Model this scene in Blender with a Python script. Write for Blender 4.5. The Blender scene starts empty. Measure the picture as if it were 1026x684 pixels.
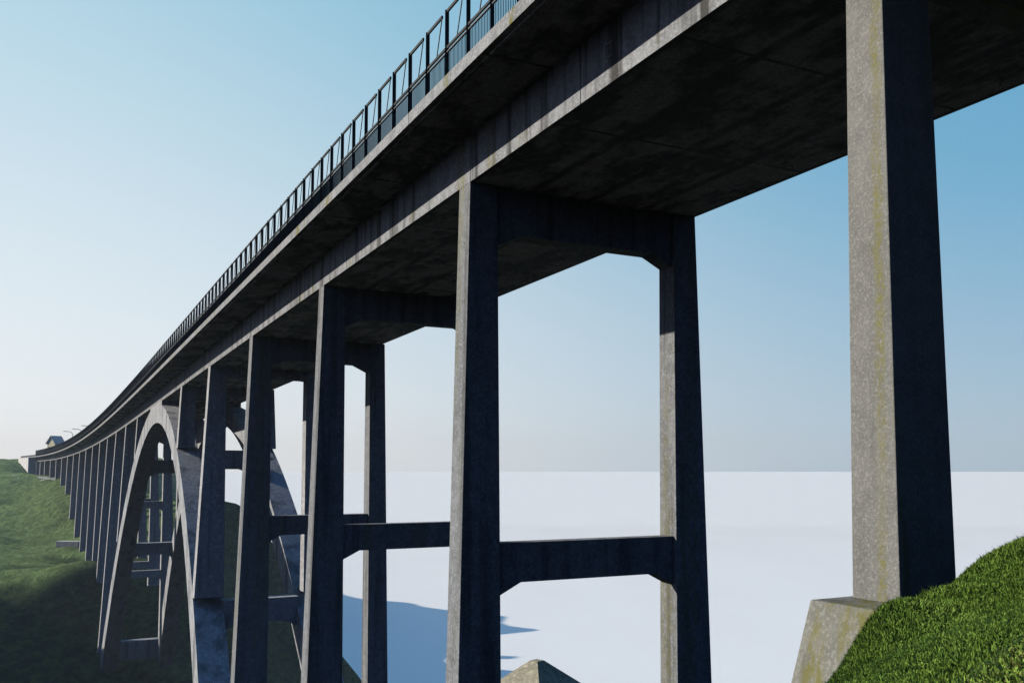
import bpy, math, random
import numpy as np
from mathutils import Vector, noise as mn
random.seed(7); rng = np.random.default_rng(7)
R = math.radians
ZW = 90.0            # camera height above the water (water surface is z = 0)
scene = bpy.context.scene
col = scene.collection

# ------------------------------------------------------------------ materials
def new_mat(name):
    m = bpy.data.materials.new(name); m.use_nodes = True
    nt = m.node_tree
    for n in list(nt.nodes): nt.nodes.remove(n)
    out = nt.nodes.new('ShaderNodeOutputMaterial')
    b = nt.nodes.new('ShaderNodeBsdfPrincipled')
    nt.links.new(b.outputs[0], out.inputs[0])
    return m, nt, b
class G:
    """tiny node-graph helper"""
    def __init__(s, nt): s.nt = nt
    def n(s, t, **k):
        x = s.nt.nodes.new(t)
        for a, v in k.items(): setattr(x, a, v)
        return x
    def l(s, a, b): s.nt.links.new(a, b)
    def pos(s, scale=(1, 1, 1)):
        g = s.n('ShaderNodeNewGeometry'); m = s.n('ShaderNodeMapping')
        m.inputs['Scale'].default_value = scale
        s.l(g.outputs['Position'], m.inputs['Vector']); return m.outputs[0]
    def uv(s, scale=(1, 1, 1)):
        g = s.n('ShaderNodeUVMap'); m = s.n('ShaderNodeMapping')
        m.inputs['Scale'].default_value = scale
        s.l(g.outputs[0], m.inputs['Vector']); return m.outputs[0]
    def noise(s, vec, scale, detail=4, rough=.55):
        t = s.n('ShaderNodeTexNoise'); t.inputs['Scale'].default_value = scale
        t.inputs['Detail'].default_value = detail; t.inputs['Roughness'].default_value = rough
        s.l(vec, t.inputs['Vector']); return t.outputs['Fac']
    def ramp(s, fac, a, b, lo=0.0, hi=1.0):
        m = s.n('ShaderNodeMapRange'); m.interpolation_type = 'SMOOTHSTEP'
        for k, v in zip(('From Min', 'From Max', 'To Min', 'To Max'), (a, b, lo, hi)): m.inputs[k].default_value = v
        s.l(fac, m.inputs['Value']); return m.outputs[0]
    def math(s, op, a, b=None):
        m = s.n('ShaderNodeMath', operation=op)
        for i, v in enumerate((a, b)):
            if v is None: continue
            if isinstance(v, (int, float)): m.inputs[i].default_value = v
            else: s.l(v, m.inputs[i])
        return m.outputs[0]
    def mix(s, fac, a, b, mode='MIX'):
        m = s.n('ShaderNodeMix', data_type='RGBA', blend_type=mode)
        if isinstance(fac, (int, float)): m.inputs[0].default_value = fac
        else: s.l(fac, m.inputs[0])
        for i, v in ((6, a), (7, b)):
            if isinstance(v, tuple): m.inputs[i].default_value = (*v, 1)
            else: s.l(v, m.inputs[i])
        return m.outputs[2]
    def bump(s, h, b, strength=.3, dist=.02):
        n = s.n('ShaderNodeBump'); n.inputs['Strength'].default_value = strength; n.inputs['Distance'].default_value = dist
        s.l(h, n.inputs['Height']); s.l(n.outputs[0], b.inputs['Normal'])

def concrete(name, base=(.275, .29, .315), dark=(.10, .098, .092), lichen=.4, patchy=0.0, grain=9.0, joints=None, streak=.5, lthr=.585, mott=.8, sw=1.6):
    m, nt, b = new_mat(name); g = G(nt)
    p = g.pos()
    big = g.noise(g.pos((1, 1, .55)), .35, 5, .6)
    med = g.noise(p, 2.2, 6, .68)
    fine = g.noise(p, grain, 5, .75)
    vfine = g.noise(p, grain * 4.5, 3, .6)
    c = g.mix(g.ramp(big, .3, .72), base, tuple(x * .78 for x in base))
    c = g.mix(g.ramp(med, .38, .66, 0, mott), c, tuple(x * .55 for x in base))
    c = g.mix(g.ramp(fine, .47, .66, 0, .7), c, tuple(x * 1.5 for x in base))
    c = g.mix(g.ramp(vfine, .5, .66, 0, .55), c, dark)
    # vertical damp streaks
    st = g.noise(g.pos((sw, sw, .07)), 1.0, 4, .6)
    c = g.mix(g.math('MULTIPLY', g.ramp(st, .49, .66), streak), c, tuple(x * .5 for x in dark))
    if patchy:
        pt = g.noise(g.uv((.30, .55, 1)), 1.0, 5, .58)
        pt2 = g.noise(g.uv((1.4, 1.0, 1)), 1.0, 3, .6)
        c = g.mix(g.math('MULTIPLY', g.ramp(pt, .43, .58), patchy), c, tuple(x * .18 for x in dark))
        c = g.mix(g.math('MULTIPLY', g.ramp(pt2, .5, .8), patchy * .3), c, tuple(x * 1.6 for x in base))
    if lichen:
        ls = g.noise(g.pos((1.1, 1.1, .05)), .8, 3, .5)
        lb = g.noise(g.pos((1, 1, .4)), 5.0, 5, .7)
        lm = g.math('MULTIPLY', g.ramp(ls, lthr, lthr + .075), g.ramp(lb, .36, .56))
        c = g.mix(g.math('MULTIPLY', lm, lichen), c, (.17, .16, .03))
    if joints:
        # formwork / segment joints from the sweep coordinates
        u = g.n('ShaderNodeUVMap'); sp = g.n('ShaderNodeSeparateXYZ'); g.l(u.outputs[0], sp.inputs[0])
        for axis, per, w in joints:
            v = g.math('PINGPONG', sp.outputs[axis], per / 2)
            jm = g.ramp(v, w, w * .3)
            jn = g.noise(p, .8, 2, .5)
            c = g.mix(g.math('MULTIPLY', jm, g.ramp(jn, .3, .6, .5, 1)), c, tuple(x * .25 for x in dark))
    g.l(c, b.inputs['Base Color'])
    b.inputs['Roughness'].default_value = .93; b.inputs['Specular IOR Level'].default_value = .12
    g.bump(g.math('ADD', g.math('MULTIPLY', fine, .7), g.math('MULTIPLY', med, .8)), b, .6, .035)
    return m
def banded_concrete(name, px, py, ax, ay, centre, width, **k):
    """concrete whose lichen gathers in one vertical band; distance measured along (ax, ay) from (px, py)"""
    m = concrete(name, **k); nt = m.node_tree; g = G(nt)
    b = next(n for n in nt.nodes if n.type == 'BSDF_PRINCIPLED'); src = b.inputs['Base Color'].links[0].from_socket
    geo = g.n('ShaderNodeNewGeometry'); sp = g.n('ShaderNodeSeparateXYZ'); g.l(geo.outputs['Position'], sp.inputs[0])
    d = g.math('ADD', g.math('MULTIPLY', g.math('SUBTRACT', sp.outputs[0], px), ax), g.math('MULTIPLY', g.math('SUBTRACT', sp.outputs[1], py), ay))
    wob = g.math('MULTIPLY', g.math('SUBTRACT', g.noise(g.pos((.3, .3, 1)), 1.3, 5, .7), .5), .28)
    d = g.math('ABSOLUTE', g.math('SUBTRACT', g.math('ADD', d, wob), centre))
    fine = g.noise(g.pos((1, 1, .5)), 14, 5, .8)
    long = g.noise(g.pos((.2, .2, .35)), 1.0, 3, .6)
    mk = g.math('MULTIPLY', g.math('MULTIPLY', g.ramp(d, width, width * .15), g.ramp(fine, .4, .6, .1, 1)), g.ramp(long, .3, .55, .35, 1))
    c = g.mix(g.math('MULTIPLY', mk, .8), src, (.20, .19, .045))
    g.l(c, b.inputs['Base Color']); return m
def plain(name, colr, rough=.6, spec=.3, metal=0, var=.25, scale=3.0, transmission=0):
    m, nt, b = new_mat(name); g = G(nt)
    n = g.noise(g.pos(), scale, 4, .6)
    g.l(g.mix(g.ramp(n, .35, .7), colr, tuple(x * (1 - var) for x in colr)), b.inputs['Base Color'])
    b.inputs['Roughness'].default_value = rough; b.inputs['Specular IOR Level'].default_value = spec
    b.inputs['Metallic'].default_value = metal
    return m

M = {}
M['concrete'] = concrete('weathered_concrete', lichen=.35)
M['fascia'] = concrete('edge_beam_concrete', base=(.37, .38, .40), lichen=.95, grain=12, lthr=.56, joints=((0, 12, .05),), streak=.25)
M['web'] = concrete('girder_concrete', base=(.36, .375, .41), lichen=.5, patchy=.0, grain=10, joints=((0, 7.8, .05),), streak=.9, sw=1.25)
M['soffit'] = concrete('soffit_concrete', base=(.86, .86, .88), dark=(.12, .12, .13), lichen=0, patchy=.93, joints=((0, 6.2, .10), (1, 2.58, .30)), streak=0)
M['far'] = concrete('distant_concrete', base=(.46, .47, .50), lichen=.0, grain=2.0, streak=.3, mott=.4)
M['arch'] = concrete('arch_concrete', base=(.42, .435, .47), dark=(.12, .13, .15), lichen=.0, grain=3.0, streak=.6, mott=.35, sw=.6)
M['abut'] = concrete('pale_abutment_concrete', base=(.80, .80, .82), dark=(.35, .35, .35), lichen=0, grain=2, streak=.3)
M['metal'] = plain('dark_painted_steel', (.010, .012, .016), .6, .2)
M['rail'] = plain('galvanised_rail', (.05, .055, .06), .4, .5, .2)
M['pipe'] = plain('zinc_pipe', (.45, .45, .44), .5, .4)
M['asphalt'] = plain('asphalt', (.05, .05, .05), .9, .2, scale=20)
M['yellow'] = plain('cream_render', (.80, .78, .55), .9, .1)
M['roof'] = plain('slate_roof', (.36, .38, .40), .7, .3, scale=8)
M['glass'] = plain('window_glass', (.02, .03, .04), .1, .6)
M['white'] = plain('white_paint', (.75, .75, .73), .6, .3)
M['rock'] = concrete('pale_bare_rock', base=(.66, .65, .62), dark=(.2, .2, .18), lichen=0, grain=2.5, streak=.2)
M['block'] = concrete('sandstone_coloured_block', base=(.42, .40, .32), dark=(.3, .28, .22), lichen=0, grain=6, streak=.15)

def grass_ground(name, lit, dark, sc, detail_sc, stretch=(1, 1, 1), bump=.6, dist=.5, earth=None, painted_shade=False):
    m, nt, b = new_mat(name); g = G(nt)
    big = g.noise(g.pos(stretch), sc, 6, .6)
    fine = g.noise(g.pos(stretch), detail_sc, 6, .72)
    c = g.mix(g.ramp(big, .35, .66), lit, dark)
    c = g.mix(g.ramp(fine, .42, .62, 0, .75), c, tuple(x * .42 for x in dark))
    c = g.mix(g.ramp(fine, .56, .74, 0, .45), c, tuple(x * 1.7 for x in lit))
    if earth:
        e = g.noise(g.pos(), sc * 2.3, 4, .6)
        c = g.mix(g.ramp(e, .62, .72, 0, .6), c, earth)
    if painted_shade:  # slope shade put into the colour, below a height and past an x line
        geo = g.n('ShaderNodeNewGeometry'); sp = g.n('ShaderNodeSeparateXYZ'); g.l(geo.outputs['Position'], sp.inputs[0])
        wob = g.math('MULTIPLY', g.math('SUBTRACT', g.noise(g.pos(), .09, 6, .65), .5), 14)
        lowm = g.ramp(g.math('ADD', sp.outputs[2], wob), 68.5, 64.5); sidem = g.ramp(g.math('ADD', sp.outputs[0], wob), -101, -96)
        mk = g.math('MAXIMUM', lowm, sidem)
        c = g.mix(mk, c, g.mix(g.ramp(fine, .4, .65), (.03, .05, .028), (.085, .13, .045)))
    g.l(c, b.inputs['Base Color'])
    b.inputs['Roughness'].default_value = 1; b.inputs['Specular IOR Level'].default_value = .05
    g.bump(g.math('ADD', fine, big), b, bump, dist)
    return m
M['hill'] = grass_ground('far_hillside_grass', (.24, .345, .13), (.175, .265, .095), .045, .55, (1, .5, 1.2), 1.0, 3.0, painted_shade=True)
M['bank'] = grass_ground('near_bank_turf', (.10, .19, .03), (.05, .10, .016), .4, 9, (1, 1, 1), .6, .05, (.08, .06, .03))

def water_mat():
    m, nt, b = new_mat('pale_still_water'); g = G(nt)
    n = g.noise(g.pos((1, .35, 1)), .012, 5, .6)
    r = g.noise(g.pos((1, .5, 1)), .11, 5, .6)
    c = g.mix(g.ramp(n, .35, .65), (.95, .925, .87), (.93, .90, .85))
    g.l(c, b.inputs['Base Color'])
    b.inputs['Roughness'].default_value = .7; b.inputs['Specular IOR Level'].default_value = .05
    g.bump(g.math('ADD', r, n), b, .15, .6)
    return m
M['water'] = water_mat()

def blade_mat():
    m, nt, b = new_mat('grass_blades'); g = G(nt)
    a = g.n('ShaderNodeAttribute'); a.attribute_name = 'tint'
    sp = g.n('ShaderNodeSeparateColor'); g.l(a.outputs['Color'], sp.inputs[0])
    c = g.mix(sp.outputs[0], (.15, .30, .045), (.38, .58, .10))
    c = g.mix(sp.outputs[2], c, (.33, .27, .12))
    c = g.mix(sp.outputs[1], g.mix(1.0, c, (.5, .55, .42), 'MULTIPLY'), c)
    g.l(c, b.inputs['Base Color'])
    b.inputs['Roughness'].default_value = .6; b.inputs['Specular IOR Level'].default_value = .2
    return m
M['blade'] = blade_mat()

# ------------------------------------------------------------------ object helpers
class MB:
    def __init__(s): s.v = []; s.f = []; s.mi = []; s.uv = []
    def add(s, vs, fs, mi=0, uvs=None):
        o = len(s.v); s.v += [tuple(x) for x in vs]
        s.f += [tuple(o + i for i in f) for f in fs]; s.mi += [mi] * len(fs)
        s.uv += uvs if uvs else [(0, 0)] * len(vs)
    def hexa(s, c, mi=0):           # 8 corners: bottom ring then top ring
        s.add(c, [(3, 2, 1, 0), (4, 5, 6, 7), (0, 1, 5, 4), (1, 2, 6, 5), (2, 3, 7, 6), (3, 0, 4, 7)], mi)
    def bar(s, a, b, w, d=None, mi=0, up=Vector((0, 0, 1))):
        a = Vector(a); b = Vector(b); d = d or w
        t = (b - a).normalized()
        if abs(t.dot(up)) > .95: up = Vector((1, 0, 0)) if up.z else Vector((0, 0, 1))
        x = t.cross(up).normalized(); y = x.cross(t).normalized()
        q = [(-1, -1), (1, -1), (1, 1), (-1, 1)]
        s.hexa([a + x * i * w / 2 + y * j * d / 2 for i, j in q] + [b + x * i * w / 2 + y * j * d / 2 for i, j in q], mi)
    def prism(s, pts, a, b, mi=0):   # pts: list of Vectors (polygon), swept by vector pair offsets a..b
        n = len(pts)
        s.add([p + a for p in pts] + [p + b for p in pts],
              [tuple(range(n - 1, -1, -1)), tuple(range(n, 2 * n))] + [(i, (i + 1) % n, n + (i + 1) % n, n + i) for i in range(n)], mi)
    def tube(s, pts, r, n=8, mi=0):
        rings = []
        for i, p in enumerate(pts):
            p = Vector(p); t = (Vector(pts[min(i + 1, len(pts) - 1)]) - Vector(pts[max(i - 1, 0)])).normalized()
            u = t.cross(Vector((0, 1, 0)) if abs(t.y) < .9 else Vector((1, 0, 0))).normalized(); w = t.cross(u)
            rr = r[i] if isinstance(r, (list, tuple)) else r
            rings.append([p + (u * math.cos(k * 2 * math.pi / n) + w * math.sin(k * 2 * math.pi / n)) * rr for k in range(n)])
        vs = [v for ring in rings for v in ring]; fs = []
        for i in range(len(rings) - 1):
            for k in range(n): fs.append((i * n + k, i * n + (k + 1) % n, (i + 1) * n + (k + 1) % n, (i + 1) * n + k))
        fs += [tuple(range(n - 1, -1, -1)), tuple((len(rings) - 1) * n + k for k in range(n))]
        s.add(vs, fs, mi)
    def build(s, name, mats, parent=None, smooth=False, bevel=0, fix=True):
        me = bpy.data.meshes.new(name); me.from_pydata(s.v, [], s.f)
        for m in (mats if isinstance(mats, (list, tuple)) else [mats]): me.materials.append(m)
        me.polygons.foreach_set('material_index', s.mi)
        uvl = me.uv_layers.new(name='UVMap')
        li = np.zeros(len(me.loops), int); me.loops.foreach_get('vertex_index', li)
        uvl.data.foreach_set('uv', np.array(s.uv, float)[li].ravel())
        if fix:
            import bmesh
            bm = bmesh.new(); bm.from_mesh(me); bmesh.ops.recalc_face_normals(bm, faces=bm.faces); bm.to_mesh(me); bm.free()
        if smooth: me.shade_smooth()
        o = bpy.data.objects.new(name, me); col.objects.link(o); o.parent = parent
        if bevel:
            md = o.modifiers.new('Bevel', 'BEVEL'); md.width = bevel; md.segments = 2; md.limit_method = 'ANGLE'; md.angle_limit = R(40)
        return o
def tag(o, label=None, cat=None, group=None, kind=None):
    for k, v in (('label', label), ('category', cat), ('group', group), ('kind', kind)):
        if v: o[k] = v
    return o
def empty(name, loc=(0, 0, 0), parent=None):
    o = bpy.data.objects.new(name, None); col.objects.link(o); o.location = loc; o.parent = parent; o.empty_display_size = .5
    return o

# ------------------------------------------------------------------ bridge alignment (left girder edge, plan and level)
PH = (0.469688, 0.005841, 0.136940, -0.031342)
ZC = (-1.21188e-12, 1.33704e-9, -3.3453e-7, -2.45716e-5, -0.00796033, 10.568133)
S0, S1 = -60.0, 470.0
_ss = np.arange(S0, S1 + 1, 1.0)
_h = _ss / 400
_ph = PH[0] + PH[1] * _h + PH[2] * _h ** 2 + PH[3] * _h ** 3
_dx, _dy = -np.sin(_ph), np.cos(_ph)
_X = np.concatenate([[0], np.cumsum((_dx[1:] + _dx[:-1]) / 2)]); _Y = np.concatenate([[0], np.cumsum((_dy[1:] + _dy[:-1]) / 2)])
_X += -1.537 - np.interp(0, _ss, _X); _Y += 32.72 - np.interp(0, _ss, _Y)
def zb(s):                                    # underside of the girder
    s = min(max(s, -60), 425); return float(np.polyval(ZC, s)) + ZW
def frame(s):
    x, y, p = (float(np.interp(s, _ss, a)) for a in (_X, _Y, _ph))
    return Vector((x, y, 0)), Vector((math.cos(p), math.sin(p), 0)), Vector((-math.sin(p), math.cos(p), 0))
def P(s, t, z):                               # z absolute
    o, r, f = frame(s); return o + r * t + Vector((0, 0, z))
W = 10.32; WEB = 1.72; CANT = 2.42; FAS = .42; END = 421.0; DEND = 459.0

bridge = empty('arch_bridge', P(0, 5, 0))
tag(bridge, 'long grey weathered concrete bridge with two arch ribs and paired legs crossing the pale water', 'bridge')
BL = bridge.location.copy()
class BMB(MB):      # builder for bridge pieces: vertices in world space, shifted to the bridge's own origin
    def build(s, name, mats, parent=None, **k):
        s.v = [tuple(Vector(v) - BL) for v in s.v]
        # material textures use world position, so the shift does not matter
        return super().build(name, mats, bridge if parent is None else parent, **k)

def sweep(name, prof, s0, s1, step, mats, mi=None, parent=None):
    n = len(prof); st = list(np.arange(s0, s1, step)) + [s1]
    m = BMB(); vs = []; uvs = []
    per = [0]
    for i in range(n): per.append(per[-1] + math.dist(prof[i], prof[(i + 1) % n]))
    # duplicate vertices per face strip so each strip keeps its own uv
    for i in range(n):
        a, b = prof[i], prof[(i + 1) % n]
        vs = []; uvs = []
        for s in st:
            z = zb(s)
            vs += [P(s, a[0], z + a[1]), P(s, b[0], z + b[1])]; uvs += [(s, a[0] if abs(a[0]-b[0]) > .5 else a[1]), (s, b[0] if abs(a[0]-b[0]) > .5 else b[1])]
        m.add(vs, [(2 * k, 2 * k + 1, 2 * k + 3, 2 * k + 2) for k in range(len(st) - 1)], (mi[i] if mi else 0), uvs)
    for s in (s0, s1):
        m.add([P(s, a[0], zb(s) + a[1]) for a in prof], [tuple(range(n))], 0)
    o = m.build(name, mats, parent, fix=False)
    return o
# girder (solid-looking box), deck slab with edge beams
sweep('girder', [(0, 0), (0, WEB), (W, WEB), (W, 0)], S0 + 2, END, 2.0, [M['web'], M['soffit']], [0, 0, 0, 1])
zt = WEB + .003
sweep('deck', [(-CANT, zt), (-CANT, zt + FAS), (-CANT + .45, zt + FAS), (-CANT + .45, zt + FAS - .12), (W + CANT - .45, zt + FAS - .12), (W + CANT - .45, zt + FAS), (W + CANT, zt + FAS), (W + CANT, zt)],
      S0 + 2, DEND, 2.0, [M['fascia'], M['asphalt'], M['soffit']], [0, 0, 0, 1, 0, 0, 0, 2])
# drip rib under each cantilever edge
sweep('drip_rib', [(-CANT + .22, zt - .05), (-CANT + .22, zt - .004), (-CANT + .34, zt - .004), (-CANT + .34, zt - .05)], S0 + 2, END, 2.0, [M['soffit']])
ZTOP = WEB + FAS + .003

# ------------------------------------------------------------------ piers
def leg(parent, s, right, ztop, zbot, w, th, bo=.03, bi=.007, bl=.004, mat=None, bevel=0, name='leg', blf=None):
    o, r, f = frame(s); m = BMB(); h = ztop - zbot
    off = 0.0
    if right and s > 10: w = w * .84; bo = bo * (.5 if s < 50 else 1); bi = 0; off = .18
    def T(t): return (W + off - t) if right else t
    cs = []
    for z, d in ((zbot, h), (ztop, 0)):
        to = .004 - bo * d; ti = w + bi * d; q0 = -bl * d; q1 = th + (bl if blf is None else blf) * d
        cs += [o + r * T(to) + f * q0 + Vector((0, 0, z)), o + r * T(ti) + f * q0 + Vector((0, 0, z)), o + r * T(ti) + f * q1 + Vector((0, 0, z)), o + r * T(to) + f * q1 + Vector((0, 0, z))]
    m.hexa(cs)
    return m.build(name, mat or M['concrete'], parent, bevel=bevel)
def beam(parent, s, ztop, hgt, t0, t1, th, q0=.1, haunch=(1.15, .55), name='crossbeam', mat=None, bevel=0):
    o, r, f = frame(s); m = BMB(); hx, hz = haunch
    pts = [(t0, ztop), (t1, ztop), (t1, ztop - hgt - hz), (t1 - hx, ztop - hgt), (t0 + hx, ztop - hgt), (t0, ztop - hgt - hz)]
    pts = [o + r * t + Vector((0, 0, z)) for t, z in pts]
    m.prism(pts, f * q0, f * (th - q0))
    return m.build(name, mat or M['concrete'], parent, bevel=bevel)

# arch geometry
SC = 106.0; AC = .0105; ZARC = 9.15 + ZW; SPLAY = .043; DF = 66.8
def z_ext(s): return ZARC - AC * (s - SC) ** 2
# ground levels at the feet, from the two banks (filled in by the terrain below)
near_pts = []; far_pts = []

PIERS = [  # s, top width, thickness, base z (rel. camera), outer batter, lower beam tops
    (-38.0, 1.1, .85, -1.0, .024, []),
    (-18.5, 1.24, .82, -3.0, .020, []),
    (0.0, 1.12, 1.0, -16, .024, [-2.65]),
    (20.0, 1.25, 1.05, -29, .030, [-3.05, -18]),
    (40.0, 1.45, 1.2, -43, .034, [-3.45, -18]),
    (60.0, 1.5, 1.25, None, .046, []),
    (80.0, 1.5, 1.25, None, .046, []),
    (132.0, 1.5, 1.25, None, .046, []),
    (152.0, 1.5, 1.25, None, .046, []),
    (172.0, 1.5, 1.3, None, .05, [-6.4, -20.5]),
    (192.0, 1.5, 1.3, -26, .045, [-6.4, -20.5]),
    (212.0, 1.5, 1.3, -25, .03, [-6.4]),
    (232.0, 1.5, 1.3, -27, .03, [-6.4]),
    (252.0, 1.5, 1.3, -27, .03, [-6.4]),
    (272.0, 1.5, 1.3, -25, .03, [-6.4]),
    (292.0, 1.5, 1.3, -22, .03, []),
    (312.0, 1.5, 1.3, -15, .03, []),
    (332.0, 1.4, 1.2, -8, .02, []),
    (352.0, 1.4, 1.2, -6, .01, []),
    (372.0, 1.4, 1.2, -5, .01, []),
    (392.0, 1.4, 1.2, -5, .01, []),
    (408.0, 1.4, 1.2, -5, .01, []),
]
_o, _r, _f = frame(-18.5)
M['near_leg'] = banded_concrete('near_leg_concrete', _o.x, _o.y, _f.x, _f.y, .13, .17, lichen=.5, grain=19, base=(.255, .255, .245), streak=.15, mott=.5)
for (s, w, th, zg, bo, lows) in PIERS:
    pier = empty('pier', (0, 0, 0), bridge)
    ztop = zb(s)
    onarch = zg is None
    zbot = (z_ext(s + (th + .3 if s < SC else -.3)) - .05) if onarch else zg + ZW
    if onarch: zbot -= .25
    near = s < 50
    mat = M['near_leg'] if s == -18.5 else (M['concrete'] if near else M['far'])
    bl = .018 if s in (-18.5,) else (.004 if s < 10 else .006)
    if s == -18.5: zbot = ZW - 2.33
    for right in (False, True):
        leg(pier, s, right, ztop, zbot, w, th, bo, (.007 if s < 10 or s > 50 else .003) if s > -10 else -.002, bl, mat, bevel=.02 if near else 0, blf=0 if s == -18.5 else None)
    q = .1
    beam(pier, s, ztop - .002, 1.2 if s < -10 else (1.0 if s in (60.0, 80.0) else 1.75), w - .08, W - (w * .84 if s > 10 else w) + .18, th, q, mat=mat, haunch=(.5, .05) if (s < -10 or s in (60.0, 80.0)) else (1.15, .55))
    for k, zl in enumerate(lows):
        d = ztop - (zl + ZW); e = w + .007 * d - .06
        beam(pier, s, zl + ZW, 1.45, e, W - (e if s < 10 else w * .84 - .25), th, q - .004 * d * 0 + .02, haunch=(1.0, .5), mat=mat)
    if s == -18.5:
        o, r, f = frame(s)
        for right in (False, True):
            m = BMB()
            def T(t): return (W - t) if right else t
            cs = []
            zt_ = ZW - 2.33
            for z, g_ in ((zt_ - 4.2, 1.0), (zt_, 0)):
                for t_, q_ in ((-1.08 - .27 * g_ * 4, -.62 - .1 * g_ * 4), (w + .55 + .27 * g_ * 4, -.62 - .1 * g_ * 4), (w + .55 + .27 * g_ * 4, th + .22 + .1 * g_ * 4), (-1.08 - .27 * g_ * 4, th + .22 + .1 * g_ * 4)):
                    cs.append(o + r * T(t_) + f * q_ + Vector((0, 0, z)))
            m.hexa(cs); m.build('plinth', M['near_leg2'] if 'near_leg2' in M else concrete('plinth_concrete', base=(.25, .25, .225), lichen=.75, grain=14, lthr=.53, mott=.5), pier, bevel=.03)

# ------------------------------------------------------------------ arch ribs
def rib(right):
    m = BMB(); st = np.linspace(-DF, DF, 61); rings = []
    for d in st:
        s = SC + d; o, r, f = frame(s)
        slope = -2 * AC * d; L = math.hypot(1, slope); nx, nz = -slope / L, 1 / L     # normal to extrados in (f, z)
        k = abs(d) / DF; thk = 2.55 + 1.0 * k * k; wd = 1.95 + 1.05 * k
        ze = z_ext(s); drop = zb(SC) - ze
        def T(t): return (W - t) if right else t
        to = -SPLAY * drop * (1 - .18 * max(0, d) / DF) - .03; ti = to + wd
        e = o + Vector((0, 0, ze)); i = e - (f * nx + Vector((0, 0, nz))) * thk
        rings.append([e + r * T(to), e + r * T(ti), i + r * T(ti), i + r * T(to)])
    vs = [v for q in rings for v in q]
    fs = [(4 * i + k, 4 * i + (k + 1) % 4, 4 * i + 4 + (k + 1) % 4, 4 * i + 4 + k) for i in range(len(rings) - 1) for k in range(4)]
    n = len(rings) - 1; fs += [(3, 2, 1, 0), (4 * n, 4 * n + 1, 4 * n + 2, 4 * n + 3)]
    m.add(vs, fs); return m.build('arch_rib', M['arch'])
rib(False); rib(True)
for d in (-65, -46, -26, 26, 46, 65):
    s = SC + d; z = z_ext(s + (1.2 if d < 0 else 0)) ; drop = zb(SC) - z
    k = abs(d) / DF; e = -SPLAY * drop + 1.9 + 1.0 * k - .1
    zt_ = z - .35 if abs(d) < 60 else z + .9
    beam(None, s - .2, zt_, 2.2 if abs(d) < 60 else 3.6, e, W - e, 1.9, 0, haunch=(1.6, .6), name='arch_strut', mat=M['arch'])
# crown infill between arch and girder
m = BMB()
for right in (False, True):
    def T(t): return (W - t) if right else t
    pts_t = []; st = np.linspace(99.5, 113.5, 13); a = []; b = []
    for s in st:
        o, r, f = frame(s)
        a.append([o + r * T(-.012) + Vector((0, 0, zb(s) - .0)), o + r * T(1.8) + Vector((0, 0, zb(s))),
                  o + r * T(1.8) + Vector((0, 0, z_ext(s) - .3)), o + r * T(-.012) + Vector((0, 0, z_ext(s) - .3))])
    vs = [v for q in a for v in q]
    fs = [(4 * i + k, 4 * i + (k + 1) % 4, 4 * i + 4 + (k + 1) % 4, 4 * i + 4 + k) for i in range(len(a) - 1) for k in range(4)]
    n = len(a) - 1; fs += [(3, 2, 1, 0), (4 * n, 4 * n + 1, 4 * n + 2, 4 * n + 3)]
    m.add(vs, fs)
m.build('crown_wall', M['arch'])

# ------------------------------------------------------------------ abutment
def block(t0, t1, s0, s1, z0, z1, name, mat, parent=None, mb=None):
    m = mb or BMB()
    m.hexa([P(s0, t0, z0), P(s0, t1, z0), P(s1, t1, z0), P(s1, t0, z0), P(s0, t0, z1), P(s0, t1, z1), P(s1, t1, z1), P(s1, t0, z1)])
    return m if mb else m.build(name, mat, parent)
za = zb(END) + WEB
block(-3.3, W + 3.3, END + .02, DEND - 1, ZW - 9, za - .002, 'abutment', M['abut'])
block(-.4, 1.0, END - 2.5, END + .01, ZW - 8, zb(END) - .003, 'pilaster', M['abut'])

# ------------------------------------------------------------------ parapet railing: one panel per bay
BAY = 1.72; RH = 2.4; RAIL_END = 404.0
def panel(s, t, near=True, mb=None):
    m = mb or BMB(); z = zb(s) + ZTOP
    a = P(s, t, z); b = P(s + BAY, t, zb(s + BAY) + ZTOP)
    def Q(k, h): return a.lerp(b, k) + Vector((0, 0, h))
    m.bar(Q(1, -.0), Q(1, RH), .09, .13)
    m.bar(Q(1.0, RH - .04), Q(.24, RH - .04), .06, .1)
    m.bar(Q(0, 1.12), Q(1, 1.12), .06, .09)
    m.bar(Q(0, .96), Q(1, .96), .06, .05, 1)
    if near:
        m.bar(Q(.25, RH - .05), Q(.52, 1.14), .03, .035, 1)
        m.bar(Q(0, .12), Q(1, .12), .03, .03)
        n = 16
        for i in range(1, n): m.bar(Q(i / n, .12), Q(i / n, .94), .022, .024)
    else:
        m.bar(Q(.21, RH - .05), Q(.55, 1.14), .045, .05, 1)
        for i in range(1, 7): m.bar(Q(i / 7, 0), Q(i / 7, .94), .028, .02)
    return m
s = -34.0; i = 0; rest = BMB()
while s < RAIL_END:
    if i < 100: panel(s, -CANT + .2, s < 90).build('railing_panel', [M['metal'], M['rail']])
    else: panel(s, -CANT + .2, False, rest)
    s += BAY; i += 1
tag(rest.build('railing_panels_beyond', [M['metal'], M['rail']]), kind='stuff')
far = BMB(); s = -30.0
while s < RAIL_END: panel(s, W + CANT - .2, False, far); s += BAY
m = BMB()
for k in range(9):
    a, b = RAIL_END + k * 6, min(RAIL_END + k * 6 + 6, DEND); m.bar(P(a, -CANT + .2, zb(a) + ZTOP + .32), P(b, -CANT + .2, zb(b) + ZTOP + .32), .2, .62)
m.build('low_parapet', M['metal'])
tag(far.build('opposite_railing', [M['metal'], M['rail']]), kind='stuff')

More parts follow.
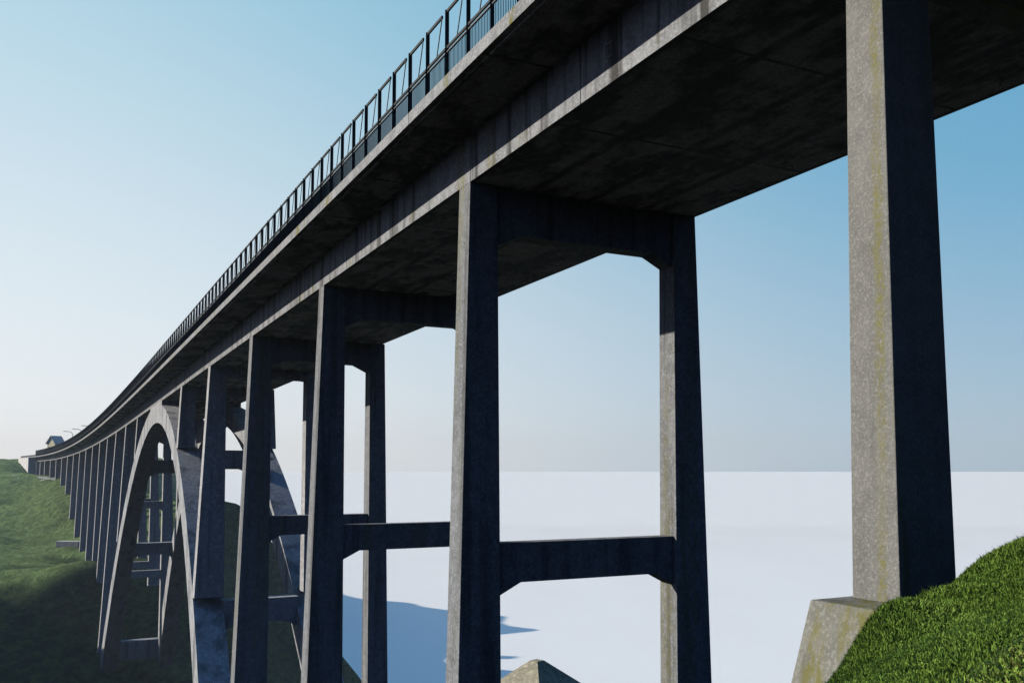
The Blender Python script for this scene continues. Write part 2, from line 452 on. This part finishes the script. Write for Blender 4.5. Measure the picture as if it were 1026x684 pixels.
# drain outlets along the right soffit edge, small plates on the web
for k in range(20):
    s = -30 + k * 3.9; m = BMB(); z = zb(s)
    m.tube([P(s, 9.35, z + .1), P(s, 9.35, z - .28)], .035)
    m.build('drain_pipe', M['pipe'])
for s, t in ((-9.5, 2),):
    m = BMB(); z = zb(s)
    for (a0, b0, a1, b1) in ((0, .45, .3, .45), (0, .85, .3, .85), (0, .45, 0, .85), (.3, .45, .3, .85)):
        m.bar(P(s + a0, -.015, z + b0 + .3), P(s + a1, -.015, z + b1 + .3), .022)
    m.build('inspection_plate', M['pipe'])

# ------------------------------------------------------------------ terrain
def rbf(pts, c, gx, gy):
    p = np.array(pts, float); n = len(p)
    k = lambda d2: -np.sqrt(d2 + c * c)
    A = k((p[:, None, 0] - p[None, :, 0]) ** 2 + (p[:, None, 1] - p[None, :, 1]) ** 2)
    Pm = np.c_[np.ones(n), p[:, :2]]
    S = np.block([[A, Pm], [Pm.T, np.zeros((3, 3))]])
    wv = np.linalg.solve(S, np.r_[p[:, 2], 0, 0, 0])
    X, Y = np.asarray(gx, float), np.asarray(gy, float); Z = wv[n] + wv[n + 1] * X + wv[n + 2] * Y
    for i in range(n): Z = Z + wv[i] * k((X - p[i, 0]) ** 2 + (Y - p[i, 1]) ** 2)
    return Z
def grid_mesh(name, xs, ys, Z, mat):
    nx, ny = len(xs), len(ys)
    X, Y = np.meshgrid(xs, ys); v = np.stack([X, Y, Z], -1).reshape(-1, 3)
    idx = np.arange(nx * ny).reshape(ny, nx)
    f = np.stack([idx[:-1, :-1], idx[:-1, 1:], idx[1:, 1:], idx[1:, :-1]], -1).reshape(-1, 4)
    me = bpy.data.meshes.new(name); me.vertices.add(len(v)); me.vertices.foreach_set('co', v.ravel())
    me.loops.add(f.size); me.loops.foreach_set('vertex_index', f.ravel())
    me.polygons.add(len(f)); me.polygons.foreach_set('loop_start', np.arange(0, f.size, 4)); me.polygons.foreach_set('loop_total', np.full(len(f), 4))
    me.update(); me.validate(); me.materials.append(mat); me.shade_smooth()
    o = bpy.data.objects.new(name, me); col.objects.link(o); return o
F = 910.0; TP = math.tan(R(4)); YP = 471 - F * TP
def world(px, py, D):      # a point of the terrain survey: bearing, dip and distance from the camera -> x, y, z
    a = (px - 513) / F; b = -(py - YP) / F
    Yc = math.cos(R(4)) - b * math.sin(R(4)); Zc = math.sin(R(4)) + b * math.cos(R(4))
    return (a / Yc * D, D, Zc / Yc * D + ZW)
FAR = [world(*q) for q in (
    (0, 459.5, 445), (12, 459.5, 455), (0, 465, 400), (14, 469, 398), (-60, 455, 440), (24, 475, 392), (45, 477, 365), (58, 479, 330), (66, 499, 302), (66, 527, 286),
    (72, 540, 272), (78, 552, 254), (86, 566, 238), (93, 568, 222), (100, 570, 206), (0, 592, 192), (50, 581, 198), (0, 520, 290),
    (30, 502, 325), (-60, 590, 190), (-80, 510, 300), (0, 684, 150), (60, 690, 168), (100, 690, 180), (-40, 690, 140), (109, 670, 188),
    (150, 655, 196), (170, 640, 205), (150, 560, 225), (120, 570, 212),
    (190, 499, 290), (222, 503.5, 285), (241, 512, 280), (160, 492, 305), (262, 528, 285), (270, 545, 290), (282, 568, 300),
    (290, 600, 310), (303, 625, 320), (328, 690, 362), (200, 600, 222), (240, 600, 235), (270, 640, 250), (200, 684, 192), (250, 692, 205), (300, 692, 245),
)]
FAR += [(x, y, z + ZW) for x, y, z in (
    (-115, 130, -16), (-130, 160, -9), (-142, 184, -6), (-170, 175, 10), (-165, 140, 12), (-210, 160, 24), (-165, 210, -12), (-300, 170, 34), (-230, 240, -3), (-190, 110, -2), (-140, 100, -30), (-250, 90, -10), (-300, 250, 0), (-300, 340, 2), (-170, 240, -12),  # first points raise an unseen hill left of view, added to cast shade
    (-150, 420, -14), (-190, 440, -24), (-220, 430, 1), (-260, 430, 5), (-120, 400, -50), (-110, 370, -62), (-60, 400, -98), (-50, 340, -95), (-25, 290, -90), (-50, 250, -72),
    (0, 230, -98), (-20, 380, -100), (-110, 480, -98), (-150, 520, -85), (-185, 470, -45), (-216, 470, -6), (-222, 495, 1), (-200, 522, -1), (-186, 537, 2), (-176, 536, -6), (-300, 560, 1), (-280, 500, 3), (-350, 600, 0), (-330, 540, 1), (-400, 600, 1), (-260, 570, 0), (-340, 430, 5), (-260, 460, 4), (-205, 585, 0), (-225, 605, -3), (-262, 640, -2), (-320, 690, -3), (-165, 570, -85),
    (-170, 640, -98), (-230, 700, -98), (-240, 530, 4), (-320, 480, 6), (-400, 500, 4), (-420, 350, 6), (-420, 690, 0), (-320, 755, -100), (-440, 755, -100), (-200, 755, -100), (0, 755, -100), (0, 500, -100),
    (-60, 180, -52), (-30, 160, -75), (-90, 140, -52), (-120, 90, -62), (-420, 90, 10), (0, 120, -100), (-60, 75, -98),
    (-60, 205, -50))]
fx = np.arange(-440, 21, 2.0); fy = np.arange(70, 764, 2.0)
GX, GY = np.meshgrid(fx, fy); Z = rbf(FAR, 4.0, GX, GY)
def fbm(X, Y, sc, seed=0, H=.9, octv=5):
    out = np.zeros(X.shape); it = np.nditer(X, flags=['multi_index'])
    for v in it:
        i = it.multi_index
        out[i] = mn.fractal(Vector((float(X[i]) * sc, float(Y[i]) * sc, seed)), H, 2.1, octv)
    return out
N1 = fbm(GX, GY, .045, 3)
amp = .9
N2 = fbm(GX, GY, .16, 9, 1.0, 3)
Z = Z + N2 * .75 * np.clip((Z - 2) / 20, .3, 1) + N1 * amp * np.clip((Z - 2) / 20, .3, 1)
FARZ = Z
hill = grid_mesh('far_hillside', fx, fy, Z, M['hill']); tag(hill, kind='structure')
def far_z(x, y):
    i = int(round((x - fx[0]) / 2)); j = int(round((y - fy[0]) / 2)); return float(FARZ[j, i])

NEAR = [(4.1, 12.2, -2.98), (4.5, 12.25, -2.4), (6.5, 13.1, -1.5), (7.2, 13.4, -1.12), (3.54, 10.5, -2.62), (4.18, 11.3, -2.27), (4.77, 12, -1.87), (5.0, 12.4, -1.98), (5.3, 12.5, -2.02), (5.87, 12.8, -1.72), (6.9, 12.6, -1.28), (6.31, 13, -1.63), (7.6, 13.5, -1.03), (9.8, 14, -.14), (13, 14.5, .8),
    (3.4, 6.1, -1.2), (3.84, 8, -1.6), (5.08, 9.5, -1.6), (5.6, 11.2, -1.78), (3.83, 9.5, -1.97), (2.35, 4.5, -1.08), (2.85, 5, -.94), (3.5, 5.3, -.72), (3.2, 3.5, -.75), (2, 3, -1.25), (4.5, 4, -.25), (0, 0, -1.7), (0, 3, -2.0),
    (1.2, 5, -2.3), (1.5, 7, -2.9), (2.5, 8.5, -2.6), (4.7, 6.6, -.8), (6, 7.5, -.35), (7, 10.5, -.75), (10, 10, .2), (10, 5, .6),
    (3.2, 12.3, -4), (4.3, 13.6, -3.8), (5.3, 14.6, -4.2), (4.5, 16.5, -5.6), (5.5, 18, -6.0), (6.5, 15.5, -3.9), (8, 16.5, -3.0), (12, 18, -1.8), (0, 12, -5.5), (3, 16, -7), (0, 20, -10), (6, 22, -8.5), (12, 24, -8),
    (-6, 8, -7), (-5, 0, -5), (-12, 0, -10), (-15, 15, -16), (5, 30, -14), (-5, 45, -25), (8, 36, -17), (20, 30, -10), (30, 40, -14), (0, 60, -36), (15, 60, -30), (-20, 65, -44), (-12, 52, -32), (10, 85, -60),
    (-30, 85, -76), (60, 40, -8), (60, 80, -38), (60, 120, -96), (0, 110, -98), (-60, 60, -96), (-40, 20, -50), (-60, 0, -76), (-30, -20, -18), (20, -20, 4), (60, -20, 12), (60, 10, 6), (-70, -40, -84), (110, 110, -96), (-80, -44, -96), (-80, 30, -104), (-80, 125, -112), (115, 125, -110), (30, 125, -108), (110, 0, 10), (0, -40, -4)]
NEAR = [(x, y, z + ZW) for x, y, z in NEAR]
def axis(lo, a, b, hi, fine, coarse):
    return np.r_[np.arange(lo, a, coarse), np.arange(a, b, fine), np.arange(b, hi + coarse, coarse)]
nx_ = axis(-80, -3, 13, 115, .2, 2.0); ny_ = axis(-44, 1, 19, 125, .2, 2.0)
GX, GY = np.meshgrid(nx_, ny_); Zn = rbf(NEAR, .8, GX, GY)
Zn = Zn + .05 * np.sin(GX * 1.9 + GY * .8) * np.sin(GY * 1.3 - GX * .4)
tag(grid_mesh('near_bank', nx_, ny_, Zn, M['bank']), kind='structure')

# foreground grass: real blades over the part of the bank the camera can see
def make_grass(N):
    r = rng.random
    D = 3 + 12.5 * r(N * 3) ** .72; X = D * (.30 + .42 * r(N * 3))
    keep = np.ones(len(D), bool)
    # denser nearer the lens
    X, D = X[keep][:N], D[keep][:N]; n = len(X)
    Zg = rbf(NEAR, .8, X, D) + .05 * np.sin(X * 1.9 + D * .8) * np.sin(D * 1.3 - X * .4)
    L = (.035 + .05 * r(n)) * (1 + .25 * np.sin(X * 3.1) * np.sin(D * 2.3))
    L = L * np.where(D > 10.5, 1.25, 1.0) * np.where(r(n) < .04, 1.5, 1.0)
    Wd = .0035 + .0035 * r(n)
    az = r(n) * 2 * np.pi; lean = .15 + .6 * r(n)
    comb = np.array([-.35, -.2])        # blades lie down the slope
    dx = np.cos(az) * lean + comb[0]; dy = np.sin(az) * lean + comb[1]
    sx = -np.sin(az + .6); sy = np.cos(az + .6)
    base = np.stack([X, D, Zg - .01], 1); side = np.stack([sx * Wd, sy * Wd, 0 * X], 1)
    mid = base + np.stack([dx * L * .35, dy * L * .35, L * .62], 1); tip = base + np.stack([dx * L * .95, dy * L * .95, L * (.95 - .35 * lean)], 1)
    v = np.stack([base - side, base + side, mid - side * .8, mid + side * .8, tip], 1).reshape(-1, 3)
    o = np.arange(n)[:, None] * 5
    tri = np.concatenate([o + [0, 1, 3], o + [0, 3, 2], o + [2, 3, 4]], 1).reshape(-1, 3)
    me = bpy.data.meshes.new('grass'); me.vertices.add(len(v)); me.vertices.foreach_set('co', v.ravel())
    me.loops.add(tri.size); me.loops.foreach_set('vertex_index', tri.ravel())
    me.polygons.add(len(tri)); me.polygons.foreach_set('loop_start', np.arange(0, tri.size, 3)); me.polygons.foreach_set('loop_total', np.full(len(tri), 3))
    me.update()
    at = me.attributes.new('tint', 'FLOAT_COLOR', 'POINT')
    clump = .5 + .5 * np.sin(X * 5.3 + 2 * np.sin(D * 3.7)) * np.sin(D * 4.1 + X)
    t = np.clip(.3 * r(n) + .6 * r(n) * clump + .12 + .45 * (D < 6.1), 0, 1)
    dry = (r(n) < np.where(D < 6.3, .22, .02)).astype(float) * (.4 + .5 * r(n))
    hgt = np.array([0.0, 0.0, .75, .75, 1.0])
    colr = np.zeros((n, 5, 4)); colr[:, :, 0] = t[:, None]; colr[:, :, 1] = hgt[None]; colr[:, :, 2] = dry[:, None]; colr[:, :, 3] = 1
    at.data.foreach_set('color', colr.ravel())
    me.materials.append(M['blade'])
    o = bpy.data.objects.new('grass', me); col.objects.link(o); return o
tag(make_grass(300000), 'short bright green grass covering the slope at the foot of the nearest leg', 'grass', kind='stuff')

# water
m = MB(); w_ = 60000
m.add([(-w_, -w_, 0), (w_, -w_, 0), (w_, w_, 0), (-w_, w_, 0)], [(0, 1, 2, 3)])
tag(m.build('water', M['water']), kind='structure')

# ------------------------------------------------------------------ small things
# truncated pyramid block between the second pair of legs
def pyramid():
    D = 40.0; c = world(538, 661, D); e = empty('pyramid_block', (c[0], c[1], c[2] - 6.5))
    m = MB()
    H = 6.5; hw = 11; a = R(2)
    q = [(math.cos(a + k * math.pi / 2), math.sin(a + k * math.pi / 2)) for k in range(4)]
    m.hexa([(x * hw, y * hw, 0) for x, y in q] + [(x * .3, y * .3, H) for x, y in q])
    m.build('body', M['block'], e)
    m = MB(); m.hexa([(x * (hw + .5), y * (hw + .5), -5) for x, y in q] + [(x * (hw + .5), y * (hw + .5), -.003) for x, y in q]); m.build('base', M['concrete'], e)
    tag(e, 'pale pyramid shaped block with a small flat tip below the bridge', 'block')
pyramid()
def on_hill(px, py):
    for D in np.arange(150, 470, 1.0):
        c = world(px, py, D)
        if c[2] <= far_z(c[0], c[1]): return c
    return world(px, py, 380)
# rocks / slabs on the far hill
def slab(px, py, D, lx, ly, h, rz, label, cat, name, mat, rough=.45):
    c = on_hill(px, py + 1); z = c[2] - .25
    m = MB(); n = 9
    ring = [(math.cos(k * 2 * math.pi / n) * lx / 2 * (1 + rough * random.uniform(-1, 1)), math.sin(k * 2 * math.pi / n) * ly / 2 * (1 + rough * random.uniform(-1, 1))) for k in range(n)]
    lo = [(x * 1.1, y * 1.1, -2.5) for x, y in ring]; mid = [(x, y, h * .6 * random.uniform(.7, 1.1)) for x, y in ring]; hi = [(x * .7, y * .7, h * random.uniform(.8, 1.2)) for x, y in ring]
    vs = lo + mid + hi; fs = [(i + j * n, (i + 1) % n + j * n, (i + 1) % n + (j + 1) * n, i + (j + 1) * n) for j in range(2) for i in range(n)] + [tuple(range(2 * n, 3 * n))]
    m.add(vs, fs); o = m.build(name, mat); o.location = (c[0], c[1], z); o.rotation_euler = (.3, 0, rz)
    return tag(o, label, cat)
slab(13, 476, 380, 6, 5, .25, .3, 'small pale bare rock outcrop left of the white abutment', 'rock', 'rock_outcrop', M['rock'])
slab(35, 478, 370, 11, 7, .25, .2, 'pale rock ledge at the foot of the shortest bridge legs beside the abutment', 'rock', 'rock_ledge', M['rock'])
slab(51, 480, 345, 11, 7, .25, .5, 'pale rock ledge farther from the abutment under the bridge legs', 'rock', 'rock_ledge', M['rock'])
def box_thing(px, py, D, dims, rz, name, mat, label, cat):
    c = on_hill(px, py); m = MB(); a, b, h = dims
    m.hexa([(-a, -b, -1.3), (a, -b, -1.3), (a, b, -1.3), (-a, b, -1.3), (-a, -b, h), (a, -b, h), (a, b, h), (-a, b, h)])
    o = m.build(name, mat, bevel=.08); o.location = c; o.rotation_euler.z = rz; return tag(o, label, cat)
box_thing(70, 547, 246, (3.5, 1.4, 1.5), R(-8), 'concrete_slab', M['rock'], 'flat pale concrete slab sticking out of the grass slope left of the far legs', 'concrete slab')

# house beyond the bridge end
def house():
    c = world(55.5, 452, 462); e = empty('house', (c[0], c[1], c[2])); e.rotation_euler.z = R(-26)
    a, b, h, rz = 2.9, 2.6, 4.2, 3.4
    m = MB(); m.hexa([(-a, -b, -10), (a, -b, -10), (a, b, -10), (-a, b, -10), (-a, -b, h), (a, -b, h), (a, b, h), (-a, b, h)])
    for s_ in (-1, 1): m.prism([Vector((-a, s_ * b, h)), Vector((a, s_ * b, h)), Vector((0, s_ * b, h + rz))], Vector((0, -s_ * .15, 0)), Vector((0, 0, 0)))
    m.build('wall', M['yellow'], e)
    m = MB()
    for s_ in (-1, 1):
        m.hexa([(0, -b - .6, h + rz), (0, b + .6, h + rz), (s_ * (a + .6), b + .6, h - .5), (s_ * (a + .6), -b - .6, h - .5), (0, -b - .6, h + rz + .3), (0, b + .6, h + rz + .3), (s_ * (a + .6), b + .6, h - .2), (s_ * (a + .6), -b - .6, h - .2)])
    rf = m.build('roof', M['roof'], e)
    for k in (-1.5, 1.5):
        m = MB(); m.bar((k - .5, -b - .02, 1.6), (k + .5, -b - .02, 1.6), 1.3, .08, up=Vector((0, 1, 0))); m.build('window', M['glass'], e)
    tag(e, 'small cream house with dark blue pitched roof beyond the far bridge end', 'house')
house()
def lamp(s, label):
    b = P(s, W + CANT - .5, zb(s) + ZTOP - .1); e = empty('street_lamp', b)
    o, r, f = frame(s); m = MB()
    m.tube([(0, 0, 0), (0, 0, 5), (0, 0, 9.8)], [.16, .13, .11]); m.build('pole', M['metal'], e)
    d = -r
    m = MB(); m.tube([Vector((0, 0, 9.8)), Vector((0, 0, 10.5)) + d * .35, Vector((0, 0, 10.9)) + d * 1.2, Vector((0, 0, 11.0)) + d * 2.6], .11); m.build('arm', M['metal'], e)
    m = MB(); m.bar(Vector((0, 0, 11.0)) + d * 2.5, Vector((0, 0, 10.98)) + d * 3.6, .4, .22); m.build('lamp_head', M['metal'], e)
    tag(e, label, 'street lamp', 'street lamps on the bridge deck')
lamp(409, 'curved street lamp on the deck, closest to the cream house')
lamp(383, 'curved street lamp on the deck, middle of the three')
lamp(355, 'curved street lamp on the deck, farthest from the cream house')

# ------------------------------------------------------------------ light, sky, camera
SKY = 1.0; HAZE = .00027
EL, AZ = R(24.6), R(4)      # elevation; azimuth measured forward from straight left (-x)
sd = Vector((-math.cos(EL) * math.cos(AZ), math.cos(EL) * math.sin(AZ), math.sin(EL)))
sun = bpy.data.lights.new('sun', 'SUN'); sun.energy = 5.0; sun.angle = R(.5); sun.color = (1, .92, .785)
so = bpy.data.objects.new('sun', sun); col.objects.link(so); so.rotation_euler = sd.to_track_quat('Z', 'Y').to_euler()
world_ = bpy.data.worlds.new('World'); scene.world = world_; world_.use_nodes = True
nt = world_.node_tree; g = G(nt)
bg = next(n for n in nt.nodes if n.type == 'BACKGROUND')
sky = g.n('ShaderNodeTexSky', sky_type='NISHITA'); sky.sun_disc = False
sky.sun_elevation = EL; sky.sun_rotation = math.atan2(sd.x, sd.y)
sky.air_density = 1.0; sky.dust_density = 1.2; sky.ozone_density = 1.6; sky.altitude = 50
# clear sky with a pale haze that is thickest towards the sun and deepens to blue away from it
tc = g.n('ShaderNodeTexCoord'); sp = g.n('ShaderNodeSeparateXYZ'); g.l(tc.outputs['Generated'], sp.inputs[0])
dx_, dy_, dz_ = sp.outputs
el = g.math('MULTIPLY', g.math('ARCSINE', dz_), 57.2958)
lf = g.ramp(g.math('ADD', g.math('MULTIPLY', dx_, -1), g.math('MULTIPLY', dy_, .25)), -.40, .80)
bf = g.math('MULTIPLY', g.ramp(dy_, .78, .0), g.ramp(el, 75, 30, .25, 1))  # dims the unseen sky behind the camera so camera-facing faces stay dark
top = g.math('ADD', 17.0, g.math('MULTIPLY', lf, 22.0))
haze = g.math('SUBTRACT', 1.0, g.ramp(g.math('DIVIDE', el, top), -.15, 1.05))
blue = g.mix(g.ramp(el, 5, 32), (.195, .45, .655), (.11, .37, .60))
blue = g.mix(g.ramp(el, 30, 75), blue, (.04, .40, 1.25))  # zenith made overbright, out of view, to turn the water's shade blue
blue = g.mix(g.math('MULTIPLY', lf, .85), blue, (.42, .71, .83))
white = g.mix(lf, (.40, .53, .66), (.93, .945, .97))
c = g.mix(haze, blue, white)
c = g.mix(bf, c, g.mix(1.0, c, g.mix(lf, (.03, .06, .16), (.10, .16, .34)), 'MULTIPLY'))
ns = g.n('ShaderNodeVectorMath', operation='SCALE'); g.l(sky.outputs[0], ns.inputs[0]); ns.inputs['Scale'].default_value = .12
c = g.mix(.10, c, ns.outputs[0])
g.l(c, bg.inputs['Color']); bg.inputs['Strength'].default_value = SKY
cam = bpy.data.cameras.new('camera'); co = bpy.data.objects.new('camera', cam); col.objects.link(co); scene.camera = co
co.location = (0, 0, ZW); co.rotation_euler = (R(90 + 4), 0, 0)
cam.sensor_width = 36; cam.lens = F / 1026 * 36; cam.shift_y = (YP - 342) / 1026
cam.clip_start = .1; cam.clip_end = 120000
scene.view_settings.view_transform = 'Standard'; scene.view_settings.look = 'None'; scene.view_settings.exposure = 0
scene.cycles.diffuse_bounces = 0; scene.cycles.glossy_bounces = 2; scene.cycles.max_bounces = 4
scene.cycles.use_denoising = True
# thin haze over the fjord
m = MB(); m.hexa([(-900, 40, -5), (900, 40, -5), (900, 1500, -5), (-900, 1500, -5), (-900, 40, 140), (900, 40, 140), (900, 1500, 140), (-900, 1500, 140)])
hz = bpy.data.materials.new('haze'); hz.use_nodes = True; hn = hz.node_tree
for n in list(hn.nodes): hn.nodes.remove(n)
ho = hn.nodes.new('ShaderNodeOutputMaterial'); vs_ = hn.nodes.new('ShaderNodeVolumeScatter')
vs_.inputs['Color'].default_value = (.72, .86, 1, 1); vs_.inputs['Density'].default_value = HAZE; vs_.inputs['Anisotropy'].default_value = .0
hn.links.new(vs_.outputs[0], ho.inputs['Volume'])
tag(m.build('haze', hz), kind='structure')
scene.cycles.use_fast_gi = True; scene.cycles.fast_gi_method = 'ADD'
world_.light_settings.ao_factor = .005; world_.light_settings.distance = 6.0
